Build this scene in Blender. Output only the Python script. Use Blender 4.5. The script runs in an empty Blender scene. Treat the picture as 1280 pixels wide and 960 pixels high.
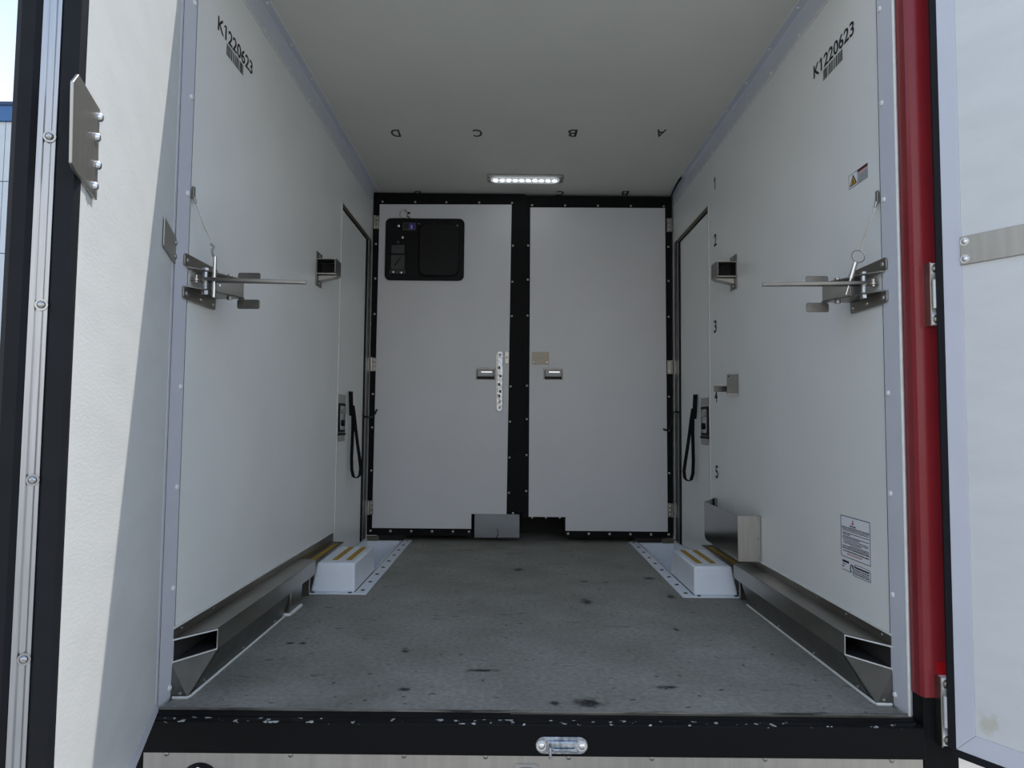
import bpy, bmesh, math, random
from mathutils import Vector, Matrix
random.seed(7)
scene = bpy.context.scene
col = scene.collection
V = Vector

# ------------------------------------------------------------------ camera
F_PX = 860.0
CAM = V((-.0622, -1.876, .7627))
PITCH, ROLL, YAW = .0578, .0091, -.0004
fw = V((math.sin(YAW)*math.cos(PITCH), math.cos(YAW)*math.cos(PITCH), math.sin(PITCH)))
rt0 = V((math.cos(YAW), -math.sin(YAW), 0)); up0 = rt0.cross(fw)
RT = rt0*math.cos(ROLL) + up0*math.sin(ROLL)
UP = up0*math.cos(ROLL) - rt0*math.sin(ROLL)
cam = bpy.data.objects.new('camera', bpy.data.cameras.new('camera'))
col.objects.link(cam)
cam.matrix_world = Matrix(((RT.x, UP.x, -fw.x, CAM.x), (RT.y, UP.y, -fw.y, CAM.y), (RT.z, UP.z, -fw.z, CAM.z), (0, 0, 0, 1)))
cam.data.sensor_fit = 'HORIZONTAL'; cam.data.sensor_width = 36.0
cam.data.lens = F_PX/1280*36.0
cam.data.clip_start = .02; cam.data.clip_end = 500
scene.camera = cam

def ray(px, py): return fw + RT*((px-640)/F_PX) + UP*((480-py)/F_PX)
def hit(px, py, ax, v):
    d = ray(px, py); return CAM + d*((v-CAM[ax])/d[ax])
def hY(px, py, y): return hit(px, py, 1, y)

# ------------------------------------------------------------------ world, sun, exposure
w = bpy.data.worlds.new('world'); scene.world = w; w.use_nodes = True
nt = w.node_tree; nt.nodes.clear()
tc = nt.nodes.new('ShaderNodeTexCoord'); sep = nt.nodes.new('ShaderNodeSeparateXYZ')
nt.links.new(tc.outputs['Generated'], sep.inputs[0])
rp = nt.nodes.new('ShaderNodeValToRGB'); nt.links.new(sep.outputs['Z'], rp.inputs['Fac'])
rp.color_ramp.elements[0].position = 0.0; rp.color_ramp.elements[0].color = (.98, .96, .93, 1)
rp.color_ramp.elements[1].position = 1.0; rp.color_ramp.elements[1].color = (.30, .46, .78, 1)
e = rp.color_ramp.elements.new(.28); e.color = (.88, .90, .93, 1)
e = rp.color_ramp.elements.new(.48); e.color = (.40, .59, .88, 1)
nz = nt.nodes.new('ShaderNodeTexNoise'); nz.inputs['Scale'].default_value = 2.2; nz.inputs['Detail'].default_value = 5
nt.links.new(tc.outputs['Generated'], nz.inputs['Vector'])
cr = nt.nodes.new('ShaderNodeValToRGB'); nt.links.new(nz.outputs['Fac'], cr.inputs['Fac'])
cr.color_ramp.elements[0].position = .46; cr.color_ramp.elements[1].position = .68
mx = nt.nodes.new('ShaderNodeMix'); mx.data_type = 'RGBA'
hf = nt.nodes.new('ShaderNodeMath'); hf.operation = 'MULTIPLY'; hf.inputs[1].default_value = .3; nt.links.new(cr.outputs['Color'], hf.inputs[0]); nt.links.new(hf.outputs[0], mx.inputs['Factor']); nt.links.new(rp.outputs['Color'], mx.inputs['A'])
mx.inputs['B'].default_value = (.92, .95, .98, 1)
bg = nt.nodes.new('ShaderNodeBackground'); bg.inputs['Strength'].default_value = .80
nt.links.new(mx.outputs['Result'], bg.inputs['Color'])
out = nt.nodes.new('ShaderNodeOutputWorld'); nt.links.new(bg.outputs[0], out.inputs[0])

sl = bpy.data.lights.new('sun', 'SUN'); sl.energy = 2.5; sl.angle = math.radians(.6); sl.color = (1, .96, .9)
so = bpy.data.objects.new('sun', sl); col.objects.link(so)
so.rotation_mode = 'QUATERNION'
so.rotation_quaternion = V((.9, 1.0, 2.99)).to_track_quat('Z', 'Y')
so.location = (6, 6, 20)

vs = scene.view_settings
vs.view_transform = 'Standard'; vs.look = 'None'; vs.gamma = 1; vs.use_curve_mapping = False
vs.exposure = 0.88

# ------------------------------------------------------------------ materials
MATS = {}
def mat(name, c, rough=.5, metal=0, var=0, vscale=8, bump=0, bscale=200, stretch=None, c2=None, lo=.35, hi=.65, spec=None):
    m = bpy.data.materials.new(name); m.use_nodes = True; MATS[name] = m
    n = m.node_tree.nodes; l = m.node_tree.links; b = n['Principled BSDF']
    b.inputs['Base Color'].default_value = (*c, 1); b.inputs['Roughness'].default_value = rough
    b.inputs['Metallic'].default_value = metal
    if spec is not None: b.inputs['Specular IOR Level'].default_value = spec
    if var or bump or c2:
        t = n.new('ShaderNodeTexCoord'); mp = n.new('ShaderNodeMapping'); l.new(t.outputs['Object'], mp.inputs[0])
        if stretch: mp.inputs['Scale'].default_value = stretch
    if var or c2:
        z = n.new('ShaderNodeTexNoise'); z.inputs['Scale'].default_value = vscale; z.inputs['Detail'].default_value = 6
        l.new(mp.outputs[0], z.inputs['Vector'])
        r = n.new('ShaderNodeValToRGB'); l.new(z.outputs['Fac'], r.inputs['Fac'])
        r.color_ramp.elements[0].position = lo; r.color_ramp.elements[1].position = hi
        a = c2 if c2 else tuple(x*(1-var) for x in c)
        r.color_ramp.elements[0].color = (*a, 1); r.color_ramp.elements[1].color = (*c, 1)
        l.new(r.outputs['Color'], b.inputs['Base Color'])
    if bump:
        z2 = n.new('ShaderNodeTexNoise'); z2.inputs['Scale'].default_value = bscale; l.new(mp.outputs[0], z2.inputs['Vector'])
        bp = n.new('ShaderNodeBump'); bp.inputs['Strength'].default_value = bump; bp.inputs['Distance'].default_value = .002
        l.new(z2.outputs['Fac'], bp.inputs['Height']); l.new(bp.outputs[0], b.inputs['Normal'])
    return m
WALLM = mat('wall_panel_white', (.83, .84, .815), .34, 0, .05, 2.5, .10, 90)
CEILM = mat('ceiling_panel_white', (.73, .72, .655), .5, 0, .05, 2, .12, 90)
DOORM = mat('door_panel_white', (.68, .68, .69), .42, 0, .04, 3, .08, 120)
ODOORM = mat('outer_door_panel_white', (.72, .73, .715), .38, 0, .05, 5, .15, 60, (1, 1, 4))
TRIM = mat('trim_lavender_white', (.64, .655, .715), .4, 0, .04, 6)
SEALANT = mat('sealant_white', (.82, .82, .77), .5, 0, .1, 30)
STEEL = mat('stainless_steel', (.50, .48, .44), .28, 1, .25, 12, .05, 300)
STEELD = mat('stainless_rail', (.42, .40, .36), .33, 1, .35, 9, .05, 250, (1, .25, 1))
STEELP = mat('stainless_polished', (.45, .45, .45), .16, 1, .1, 10)
STEELB = mat('stainless_brushed_light', (.50, .48, .44), .4, 1, .12, 60, 0, 1, (1, 1, .05))
ALU = mat('aluminium_channel', (.50, .51, .53), .32, 1, .15, 40, 0, 1, (30, 30, .4))
ZINC = mat('zinc_plated', (.62, .66, .70), .35, 1, .55, 70, .2, 150)
CASTA = mat('cast_aluminium', (.72, .72, .70), .42, .35, .1, 40)
CHROME = mat('chrome_cast', (.80, .80, .80), .22, 1, .08, 30)
BLACK = mat('black_frame', (.006, .006, .007), .6, 0, .3, 20, spec=.15)
RUBBER = mat('black_rubber', (.009, .010, .013), .6, 0, .2, 30, spec=.25)
PLASTIC = mat('black_plastic', (.007, .007, .008), .5, 0, .2, 40, .15, 400, spec=.2)
PAD = mat('black_vinyl_pad', (.006, .006, .007), .45, 0, .2, 40, .2, 500, spec=.25)
GREYP = mat('dark_grey_plastic', (.05, .05, .05), .5)
HOLE = mat('dark_cavity', (.015, .015, .015), .8)
RED = mat('red_paint', (.24, .018, .024), .22, 0, .10, 10)
REDR = mat('red_reflector', (.42, .008, .012), .25, 0, .05, 90)
WBOX = mat('white_moulded_box', (.82, .86, .92), .33, 0, .05, 14)
YEL = mat('yellow_grip_tape', (.50, .30, .035), .8, 0, .35, 60, .4, 300)
TREAD = mat('dark_tread', (.16, .145, .10), .55, .6, .3, 40, .2, 200)
INK = mat('black_ink', (.010, .010, .011), .6)
INKR = mat('red_ink', (.45, .03, .02), .6)
WHITEST = mat('white_vinyl_sticker', (.80, .82, .86), .45)
WSCREW = mat('white_painted_screw', (.80, .80, .80), .3)
TUBEIN = mat('tube_inside_shade', (.02, .02, .02), .7)  # near-black colour standing in for the shade inside the steel rail tube
STEELK = mat('stainless_darkened', (.24, .23, .21), .38, 1, .2, 14)  # stainless darkened in colour, mainly in place of darker reflections than the bright sky
TEXTINK = mat('printed_small_text', (.72, .74, .78), .6, 0, 0, 520, 0, 1, (1, 1, .55), (.03, .03, .03), .48, .64)
TEXTRED = mat('printed_small_red_text', (.72, .74, .78), .6, 0, 0, 520, 0, 1, (1, 1, .55), (.45, .04, .03), .45, .62)
ORANGE = mat('warning_orange', (.70, .36, .03), .5)
BEIGE = mat('beige_plate', (.58, .51, .39), .5, 0, .2, 90)
WEB = mat('black_webbing', (.010, .010, .011), .85)
ASPH = mat('asphalt', (.33, .32, .30), .9, 0, .25, 3, .3, 60)
CLAD = mat('pale_cladding', (.56, .62, .66), .6, 0, .05, 2)
BLUE = mat('blue_fascia', (.035, .13, .32), .45)
def emis(name, c, s, base=(.8, .8, .8)):
    m = mat(name, base, .3); b = m.node_tree.nodes['Principled BSDF']
    b.inputs['Emission Color'].default_value = (*c, 1); b.inputs['Emission Strength'].default_value = s
    return m
LED = emis('led_white', (.95, .98, 1), 9)
LENS = emis('lamp_lens', (.9, .95, 1), .12, (.80, .84, .86))
LCD = emis('lcd_violet', (.08, .04, .50), .04, (.02, .02, .04))
LCDT = emis('lcd_digit', (.45, .38, .9), .16, (.2, .2, .3))
FLAP = mat('clear_grey_flap', (.62, .64, .66), .2)
FLAP.node_tree.nodes['Principled BSDF'].inputs['Transmission Weight'].default_value = .3
FLAP.node_tree.nodes['Principled BSDF'].inputs['IOR'].default_value = 1.2

def mk_floor():
    m = mat('grey_deck_paint', (.2, .2, .2), .6, spec=.25); n = m.node_tree.nodes; l = m.node_tree.links; b = n['Principled BSDF']
    t = n.new('ShaderNodeTexCoord'); P = t.outputs['Object']
    def noise(s, d=6, st=None, ds=0):
        z = n.new('ShaderNodeTexNoise'); z.inputs['Scale'].default_value = s; z.inputs['Detail'].default_value = d
        z.inputs['Distortion'].default_value = ds
        if st:
            mp = n.new('ShaderNodeMapping'); mp.inputs['Scale'].default_value = st; l.new(P, mp.inputs[0]); l.new(mp.outputs[0], z.inputs['Vector'])
        else: l.new(P, z.inputs['Vector'])
        return z.outputs['Fac']
    def ramp(f, p0, c0, p1, c1):
        r = n.new('ShaderNodeValToRGB'); l.new(f, r.inputs[0])
        r.color_ramp.elements[0].position = p0; r.color_ramp.elements[1].position = p1
        r.color_ramp.elements[0].color = (*c0, 1); r.color_ramp.elements[1].color = (*c1, 1); return r.outputs[0]
    def mix(f, a, bb):
        x = n.new('ShaderNodeMix'); x.data_type = 'RGBA'
        l.new(f, x.inputs['Factor'])
        for s, q in (('A', a), ('B', bb)):
            if isinstance(q, tuple): x.inputs[s].default_value = (*q, 1)
            else: l.new(q, x.inputs[s])
        return x.outputs['Result']
    base = ramp(noise(3.2), .35, (.255, .243, .208), .68, (.345, .335, .302))
    fine = ramp(noise(60, 3), .40, (.8,)*3, .60, (1,)*3)
    mm = n.new('ShaderNodeMix'); mm.data_type = 'RGBA'; mm.blend_type = 'MULTIPLY'; mm.inputs['Factor'].default_value = 1
    l.new(base, mm.inputs['A']); l.new(fine, mm.inputs['B']); c = mm.outputs['Result']
    # brown worn areas, small black specks, short scuff strokes
    c = mix(ramp(noise(1.6, 4, None, .5), .56, (0,)*3, .74, (.55,)*3), c, (.12, .11, .085))
    c = mix(ramp(noise(30, 2, (1, 1.3, 1)), .685, (0,)*3, .72, (.85,)*3), c, (.035, .032, .028))
    c = mix(ramp(noise(13, 3, (.55, 2.6, 1), .8), .675, (0,)*3, .72, (.75,)*3), c, (.03, .028, .025))
    c = mix(ramp(noise(48, 1), .76, (0,)*3, .78, (.7,)*3), c, (.42, .42, .40))
    # black scuff marks with a place and a shape of their own
    marks = [(603, 838, .055, .014), (735, 879, .045, .030), (694, 879, .016, .016), (834, 859, .040, .012), (733, 752, .028, .05),
             (507, 814, .016, .018), (505, 862, .02, .014), (363, 804, .018, .014), (379, 804, .014, .014), (812, 723, .03, .03),
             (648, 712, .03, .04), (839, 746, .02, .045), (730, 727, .03, .012), (757, 728, .02, .010), (845, 787, .012, .02), (648, 797, .06, .02)]
    wob = noise(45, 4)
    for (px, py, rx, ry) in marks[:-1]:
        q = hit(px, py, 2, 0)
        s = n.new('ShaderNodeVectorMath'); s.operation = 'SUBTRACT'; l.new(P, s.inputs[0]); s.inputs[1].default_value = (q.x, q.y, 0)
        d = n.new('ShaderNodeVectorMath'); d.operation = 'DIVIDE'; l.new(s.outputs[0], d.inputs[0]); d.inputs[1].default_value = (rx, ry, 1)
        ln = n.new('ShaderNodeVectorMath'); ln.operation = 'LENGTH'; l.new(d.outputs[0], ln.inputs[0])
        a = n.new('ShaderNodeMath'); a.operation = 'MULTIPLY_ADD'; l.new(wob, a.inputs[0]); a.inputs[1].default_value = 1.7; l.new(ln.outputs['Value'], a.inputs[2])
        f = ramp(a.outputs[0], 0, (1,)*3, 1, (0,)*3)
        f.node.color_ramp.elements[0].position = .60
        f.node.color_ramp.elements[1].position = 1.0
        sc = n.new('ShaderNodeMath'); sc.operation = 'MULTIPLY'; l.new(a.outputs[0], sc.inputs[0]); sc.inputs[1].default_value = .5
        l.new(sc.outputs[0], f.node.inputs[0])
        c = mix(f, c, (.025, .023, .02))
    l.new(c, b.inputs['Base Color'])
    bp = n.new('ShaderNodeBump'); bp.inputs['Strength'].default_value = .25; bp.inputs['Distance'].default_value = .002
    l.new(noise(160, 3), bp.inputs['Height']); l.new(bp.outputs[0], b.inputs['Normal'])
    return m
FLOORM = mk_floor()

def mk_bumper():
    m = mat('black_bumper_paint', (.006, .006, .0065), .5, spec=.12); n = m.node_tree.nodes; l = m.node_tree.links; b = n['Principled BSDF']
    t = n.new('ShaderNodeTexCoord'); sp = n.new('ShaderNodeSeparateXYZ'); l.new(t.outputs['Object'], sp.inputs[0])
    mp = n.new('ShaderNodeMapping'); mp.inputs['Scale'].default_value = (1, 1, 3); l.new(t.outputs['Object'], mp.inputs[0])
    z = n.new('ShaderNodeTexNoise'); z.inputs['Scale'].default_value = 48; z.inputs['Detail'].default_value = 6; l.new(mp.outputs[0], z.inputs['Vector'])
    # chips gather along the worn upper edge of the beam
    mr = n.new('ShaderNodeMapRange'); l.new(sp.outputs['Z'], mr.inputs[0])
    mr.inputs[1].default_value = -.009; mr.inputs[2].default_value = -.003; mr.inputs[3].default_value = 0; mr.inputs[4].default_value = .17
    a = n.new('ShaderNodeMath'); a.operation = 'ADD'; l.new(z.outputs['Fac'], a.inputs[0]); l.new(mr.outputs[0], a.inputs[1])
    r = n.new('ShaderNodeValToRGB'); l.new(a.outputs[0], r.inputs[0])
    r.color_ramp.elements[0].position = .79; r.color_ramp.elements[0].color = (.006, .006, .0065, 1)
    r.color_ramp.elements[1].position = .80; r.color_ramp.elements[1].color = (.42, .42, .40, 1)
    l.new(r.outputs[0], b.inputs['Base Color'])
    return m
BUMPM = mk_bumper()
SILLM = mat('worn_sill', (.30, .28, .24), .6, .3, 0, 14, .2, 100, (.5, 5, 5), (.05, .045, .04), .36, .60)

# ------------------------------------------------------------------ mesh helpers
def wloc(o):
    p = V((0, 0, 0))
    while o is not None: p += o.location; o = o.parent
    return p
class MB:
    def __init__(s): s.bm = bmesh.new()
    def hull(s, pts, faces):
        v = [s.bm.verts.new(p) for p in pts]
        for f in faces: s.bm.faces.new([v[i] for i in f])
        return s
    def box(s, x0, x1, y0, y1, z0, z1):
        x0, x1 = sorted((x0, x1)); y0, y1 = sorted((y0, y1)); z0, z1 = sorted((z0, z1))
        return s.hull([(x0,y0,z0),(x1,y0,z0),(x1,y1,z0),(x0,y1,z0),(x0,y0,z1),(x1,y0,z1),(x1,y1,z1),(x0,y1,z1)],
                      [(0,3,2,1),(4,5,6,7),(0,1,5,4),(1,2,6,5),(2,3,7,6),(3,0,4,7)])
    def prism(s, pts, ext):
        pts = [V(p) for p in pts]; ext = V(ext); n = len(pts)
        s.hull(pts + [p+ext for p in pts], [tuple(range(n)), tuple(range(2*n-1, n-1, -1))] + [(i, i+n, (i+1) % n+n, (i+1) % n) for i in range(n)])
        return s
    def obox(s, c, u, v, w_):
        c, u, v, w_ = V(c), V(u), V(v), V(w_)
        return s.prism([c-u-v-w_, c+u-v-w_, c+u+v-w_, c-u+v-w_], w_*2)
    def cyl(s, a, b, r, n=12, r2=None):
        a, b = V(a), V(b); d = (b-a).normalized(); r2 = r if r2 is None else r2
        t = d.orthogonal().normalized(); q = d.cross(t)
        A = [s.bm.verts.new(a+(t*math.cos(k*math.tau/n)+q*math.sin(k*math.tau/n))*r) for k in range(n)]
        Bv = [s.bm.verts.new(b+(t*math.cos(k*math.tau/n)+q*math.sin(k*math.tau/n))*r2) for k in range(n)]
        s.bm.faces.new(A[::-1]); s.bm.faces.new(Bv)
        for k in range(n): s.bm.faces.new((A[k], A[(k+1) % n], Bv[(k+1) % n], Bv[k]))
        return s
    def tube(s, pts, r, n=8, closed=False):
        pts = [V(p) for p in pts]; rings = []; N = len(pts); t = None
        for i, p in enumerate(pts):
            d = (pts[(i+1) % N]-pts[i-1]) if closed else (pts[min(i+1, N-1)]-pts[max(i-1, 0)])
            d.normalize()
            t = d.orthogonal().normalized() if t is None else (t-d*t.dot(d)).normalized()
            q = d.cross(t)
            rings.append([s.bm.verts.new(p+(t*math.cos(k*math.tau/n)+q*math.sin(k*math.tau/n))*r) for k in range(n)])
        for i in range(N if closed else N-1):
            A, Bv = rings[i], rings[(i+1) % N]
            for k in range(n): s.bm.faces.new((A[k], A[(k+1) % n], Bv[(k+1) % n], Bv[k]))
        if not closed: s.bm.faces.new(rings[0][::-1]); s.bm.faces.new(rings[-1])
        return s
    def dome(s, p, nrm, r, h, n=10):
        p, d = V(p), V(nrm).normalized(); t = d.orthogonal().normalized(); q = d.cross(t); last = None
        for (rr, hh) in ((1, 0), (.9, .55), (.55, .9)):
            ring = [s.bm.verts.new(p+d*h*hh+(t*math.cos(k*math.tau/n)+q*math.sin(k*math.tau/n))*r*rr) for k in range(n)]
            if last:
                for k in range(n): s.bm.faces.new((last[k], last[(k+1) % n], ring[(k+1) % n], ring[k]))
            else: s.bm.faces.new(ring[::-1])
            last = ring
        s.bm.faces.new(last)
        return s
    def build(s, name, m, parent=None, bev=0, smooth=35, origin=None):
        bmesh.ops.recalc_face_normals(s.bm, faces=s.bm.faces)
        off = wloc(parent) if parent else V((0, 0, 0))
        o0 = V(origin) if origin is not None else V(off)
        for v in s.bm.verts: v.co -= o0
        me = bpy.data.meshes.new(name); s.bm.to_mesh(me); s.bm.free()
        me.materials.append(m)
        if smooth:
            for p in me.polygons: p.use_smooth = True
            me.set_sharp_from_angle(angle=math.radians(smooth))
        o = bpy.data.objects.new(name, me); col.objects.link(o)
        o.parent = parent; o.location = o0-off
        if bev:
            b = o.modifiers.new('bevel', 'BEVEL'); b.width = bev; b.segments = 2; b.limit_method = 'ANGLE'; b.angle_limit = math.radians(40)
        return o
def tag(o, label, cat, group=None):
    o['label'] = label; o['category'] = cat
    if group: o['group'] = group
    return o
def struct(o, label=None):
    o['kind'] = 'structure'
    if label: o['label'] = label
    return o
def empty(name, loc):
    o = bpy.data.objects.new(name, None); col.objects.link(o); o.location = loc; o.empty_display_size = .05
    return o
# shared screw heads
_scr = {}
def screw_mesh(r, h, m, washer=False):
    k = (r, h, m.name, washer)
    if k not in _scr:
        b = MB()
        if washer: b.cyl((0, 0, 0), (0, 0, h*.35), r*1.45, 14)
        b.dome((0, 0, h*.3 if washer else 0), (0, 0, 1), r, h)
        if washer: b.cyl((0, 0, h*.6), (0, 0, h*1.32), r*.34, 6)
        bmesh.ops.recalc_face_normals(b.bm, faces=b.bm.faces)
        me = bpy.data.meshes.new('screw'); b.bm.to_mesh(me); b.bm.free(); me.materials.append(m)
        for p in me.polygons: p.use_smooth = True
        me.set_sharp_from_angle(angle=math.radians(40))
        _scr[k] = me
    return _scr[k]
def screw(p, nrm, parent, r=.006, h=.003, m=None, name='screw', washer=False):
    o = bpy.data.objects.new(name, screw_mesh(r, h, m or CHROME, washer)); col.objects.link(o)
    o.parent = parent; o.location = V(p)-wloc(parent)
    o.rotation_mode = 'QUATERNION'; o.rotation_quaternion = V((0, 0, 1)).rotation_difference(V(nrm))
    return o
def text_obj(name, s, m, origin, u, v, W, H, parent=None, depth=.0006):
    cu = bpy.data.curves.new(name, 'FONT'); cu.body = s; cu.resolution_u = 4; cu.offset = .014
    t = bpy.data.objects.new(name, cu); col.objects.link(t)
    dg = bpy.context.evaluated_depsgraph_get(); me = bpy.data.meshes.new_from_object(t.evaluated_get(dg))
    bpy.data.objects.remove(t); bpy.data.curves.remove(cu)
    xs = [a.co.x for a in me.vertices]; ys = [a.co.y for a in me.vertices]
    x0, x1, y0, y1 = min(xs), max(xs), min(ys), max(ys)
    u, v = V(u), V(v); nrm = u.cross(v).normalized()
    bm = bmesh.new(); bm.from_mesh(me)
    for a in bm.verts: a.co = V(origin)+u*((a.co.x-x0)/(x1-x0)*W)+v*((a.co.y-y0)/(y1-y0)*H)
    ex = bmesh.ops.extrude_face_region(bm, geom=list(bm.faces))
    bmesh.ops.translate(bm, verts=[g for g in ex['geom'] if isinstance(g, bmesh.types.BMVert)], vec=nrm*depth)
    b = MB(); b.bm.free(); b.bm = bm
    bpy.data.meshes.remove(me)
    if parent is None:
        c = sum((a.co for a in bm.verts), V((0, 0, 0)))/len(bm.verts)
        return b.build(name, m, None, smooth=0, origin=c)
    return b.build(name, m, parent, smooth=0)
def rrect(c, u, v, hw, hh, r, n=5):
    c, u, v = V(c), V(u), V(v); P = []
    for (sx, sy, a0) in ((1, 1, 0), (-1, 1, 90), (-1, -1, 180), (1, -1, 270)):
        for k in range(n+1):
            a = math.radians(a0+90*k/n)
            P.append(c+u*(sx*(hw-r)+r*math.cos(a))+v*(sy*(hh-r)+r*math.sin(a)))
    return P
def rplate(b, c, u, v, hw, hh, r, ext): return b.prism(rrect(c, u, v, hw, hh, r), ext)
X, Y, Z = V((1, 0, 0)), V((0, 1, 0)), V((0, 0, 1))

H, L = 2.30, 2.65
# ------------------------------------------------------------------ room shell of the cargo box
b = MB(); b.box(-.985, .985, 0, 1.70, -.06, 0); b.box(-.765, .765, 1.70, 3.0, -.06, 0)
floor = struct(b.build('floor', FLOORM), 'grey painted cargo floor with black scuff marks')
ceiling = struct(MB().box(-1.0, 1.0, 0.0, 3.0, H, H+.02).build('ceiling', CEILM), 'off white ceiling of the cargo box')

def side_wall(name, sx, label):
    # panel with the side door opening cut out of it
    x0, x1 = sx*1.0, sx*1.055
    DY0, DY1, DZ1 = 1.822, 2.595, 1.965
    b = MB(); b.box(x0, x1, .0, DY0, -.06, H); b.box(x0, x1, DY1, 3.0, -.06, H); b.box(x0, x1, DY0, DY1, DZ1, H)
    o = struct(b.build(name, WALLM), label)
    # red outer skin of the body
    MB().box(sx*1.0555, sx*1.062, 0, 3.0, -.12, H+.02).build('outer_skin', RED, o)
    return o
wall_left = side_wall('wall_left', -1, 'white left side wall panel of the cargo box')
wall_right = side_wall('wall_right', 1, 'white right side wall panel of the cargo box')
struct(MB().box(-1.06, 1.06, 0.0, 3.02, H+.0205, H+.035).build('roof', mat('roof_skin', (.6, .6, .6), .5)), 'roof skin of the cargo box')
struct(MB().box(-1.06, 1.06, 3.005, 3.04, -.12, H+.05).build('wall_back', HOLE), 'dark wall behind the inner double doors')

# corner trims: ceiling coves, front edge strips
def trim(idx, sx):
    b = MB()
    b.prism([(sx*.9995, 0, 2.212), (sx*.9965, 0, 2.212), (sx*.9965, 0, H-.012), (sx*.989, 0, H-.0035), (sx*.962, 0, H-.0035), (sx*.962, 0, H-.0005), (sx*.9995, 0, H-.0005)], (0, 2.615, 0))
    o = struct(b.build('trim_%d' % idx, TRIM, smooth=0), 'lavender white angle trim along the ceiling edge')
    MB().box(sx*.9955, sx*.9995, 0, 2.61, 2.206, 2.2118).build('sealant_bead', SEALANT, o)
    MB().box(sx*.956, sx*.9618, 0, 2.61, H-.004, H-.0003).build('sealant_bead', SEALANT, o)
    for k in range(9):
        y = .285+.279*k
        screw((sx*.974, y, H-.0035), (0, 0, -1), o, .0065, .004, WSCREW)
        screw((sx*.9965, y+.05, 2.222), (-sx, 0, 0), o, .0065, .004, WSCREW)
    return o
trim(1, -1); trim(2, 1)
def front_trim(idx, sx):
    b = MB()
    b.box(sx*.9962, sx*.9995, -.002, .076, .0, 2.21)
    b.box(sx*.9962, sx*1.055, -.006, -.0005, .0, 2.32)
    o = struct(b.build('trim_%d' % idx, TRIM, bev=.001, smooth=0), 'lavender white strip screwed along the front edge of the side wall')
    MB().cyl((sx*.9975, -.008, .0), (sx*.9975, -.008, 2.3), .004, 8).build('sealant_bead', SEALANT, o)
    MB().box(sx*.9962, sx*.9995, .0765, .0785, .18, 2.21).build('joint_line', GREYP, o)
    for z in (2.12, 1.975, 1.695, 1.412, .858, .578, .30, .03):
        screw((sx*.9962, .058, z), (-sx, 0, 0), o, .0085, .006, WSCREW)
    return o
front_trim(3, -1); front_trim(4, 1)

# red corner posts (right one in view) with black feet
def post(idx, sx):
    x0, x1 = 1.002, 1.062
    b = MB(); b.prism([(sx*x0, -.0115, .068), (sx*x0, -.05, .068), (sx*(x0+.006), -.06, .068), (sx*(x1+.03), -.06, .068), (sx*(x1+.03), -.0115, .068)], (0, 0, 2.262))
    o = struct(b.build('trim_%d' % idx, RED, smooth=0), 'red painted steel corner post of the door opening')
    MB().box(sx*1.004, sx*(x1+.03), -.058, -.0115, -.30, .0675).build('black_foot', BLACK, o)
    return o
post_l = post(5, -1); post_r = post(6, 1)
MB().box(1.040, 1.090, -.0612, -.0600, .108, .158).build('red_reflector', REDR, post_r)
struct(MB().prism([(-.999, -.0005, 2.302), (-.999, -.012, 2.302), (.999, -.012, 2.302), (.999, -.0005, 2.302)], (0, 0, .03)).build('trim_7', RED, bev=.003), 'red painted header above the door opening')

# sill and bumper
sill = struct(MB().box(-.999, .999, -.045, -.0005, -.05, -.001).build('trim_8', BLACK, bev=.002), 'worn metal sill strip along the floor edge')
MB().box(-1.0, 1.0, -.008, -.0003, -.0009, .003).build('nosing_strip', SILLM, sill)
MB().box(-.06, 1.0, -.017, -.0085, -.0009, .0012).build('nosing_strip', STEELD, sill)
bump = MB().box(-1.001, 1.001, -.075, -.0455, -.082, -.001).build('rear_bumper_beam', BUMPM, bev=.004)
tag(bump, 'black steel bumper beam with chipped paint below the cargo floor', 'bumper')
pan = struct(MB().box(-1.0, 1.0, -.058, -.050, -.50, -.0825).build('trim_9', STEELB), 'brushed metal panel below the bumper beam')
for px in (208, 363, 505, 607, 711, 815, 957, 1115):
    q = hY(px, 944 if px < 800 else 951, -.0585)
    screw((q.x, -.058, -.0905), (0, -1, 0), pan, .007, .004, STEELD)
q = hY(250, 957, -.06)
gr = MB().cyl((q.x, -.0585, q.z-.045), (q.x, -.070, q.z-.045), .052, 28, .046).build('round_grommet', RUBBER, pan)
screw((q.x, -.0701, q.z-.004), (0, -1, 0), gr, .006, .003)
q = hY(658, 958, -.06)
lp = rplate(MB(), (q.x, -.0585, q.z-.014), X, Z, .032, .020, .008, (0, -.004, 0)).build('latch_plate', STEELP, pan)
MB().box(q.x-.014, q.x+.014, -.0675, -.0626, q.z-.026, q.z-.004).build('catch_tongue', GREYP, lp)
for s in (-1, 1): screw((q.x+s*.023, -.0626, q.z-.006), (0, -1, 0), lp, .004, .002)
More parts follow.
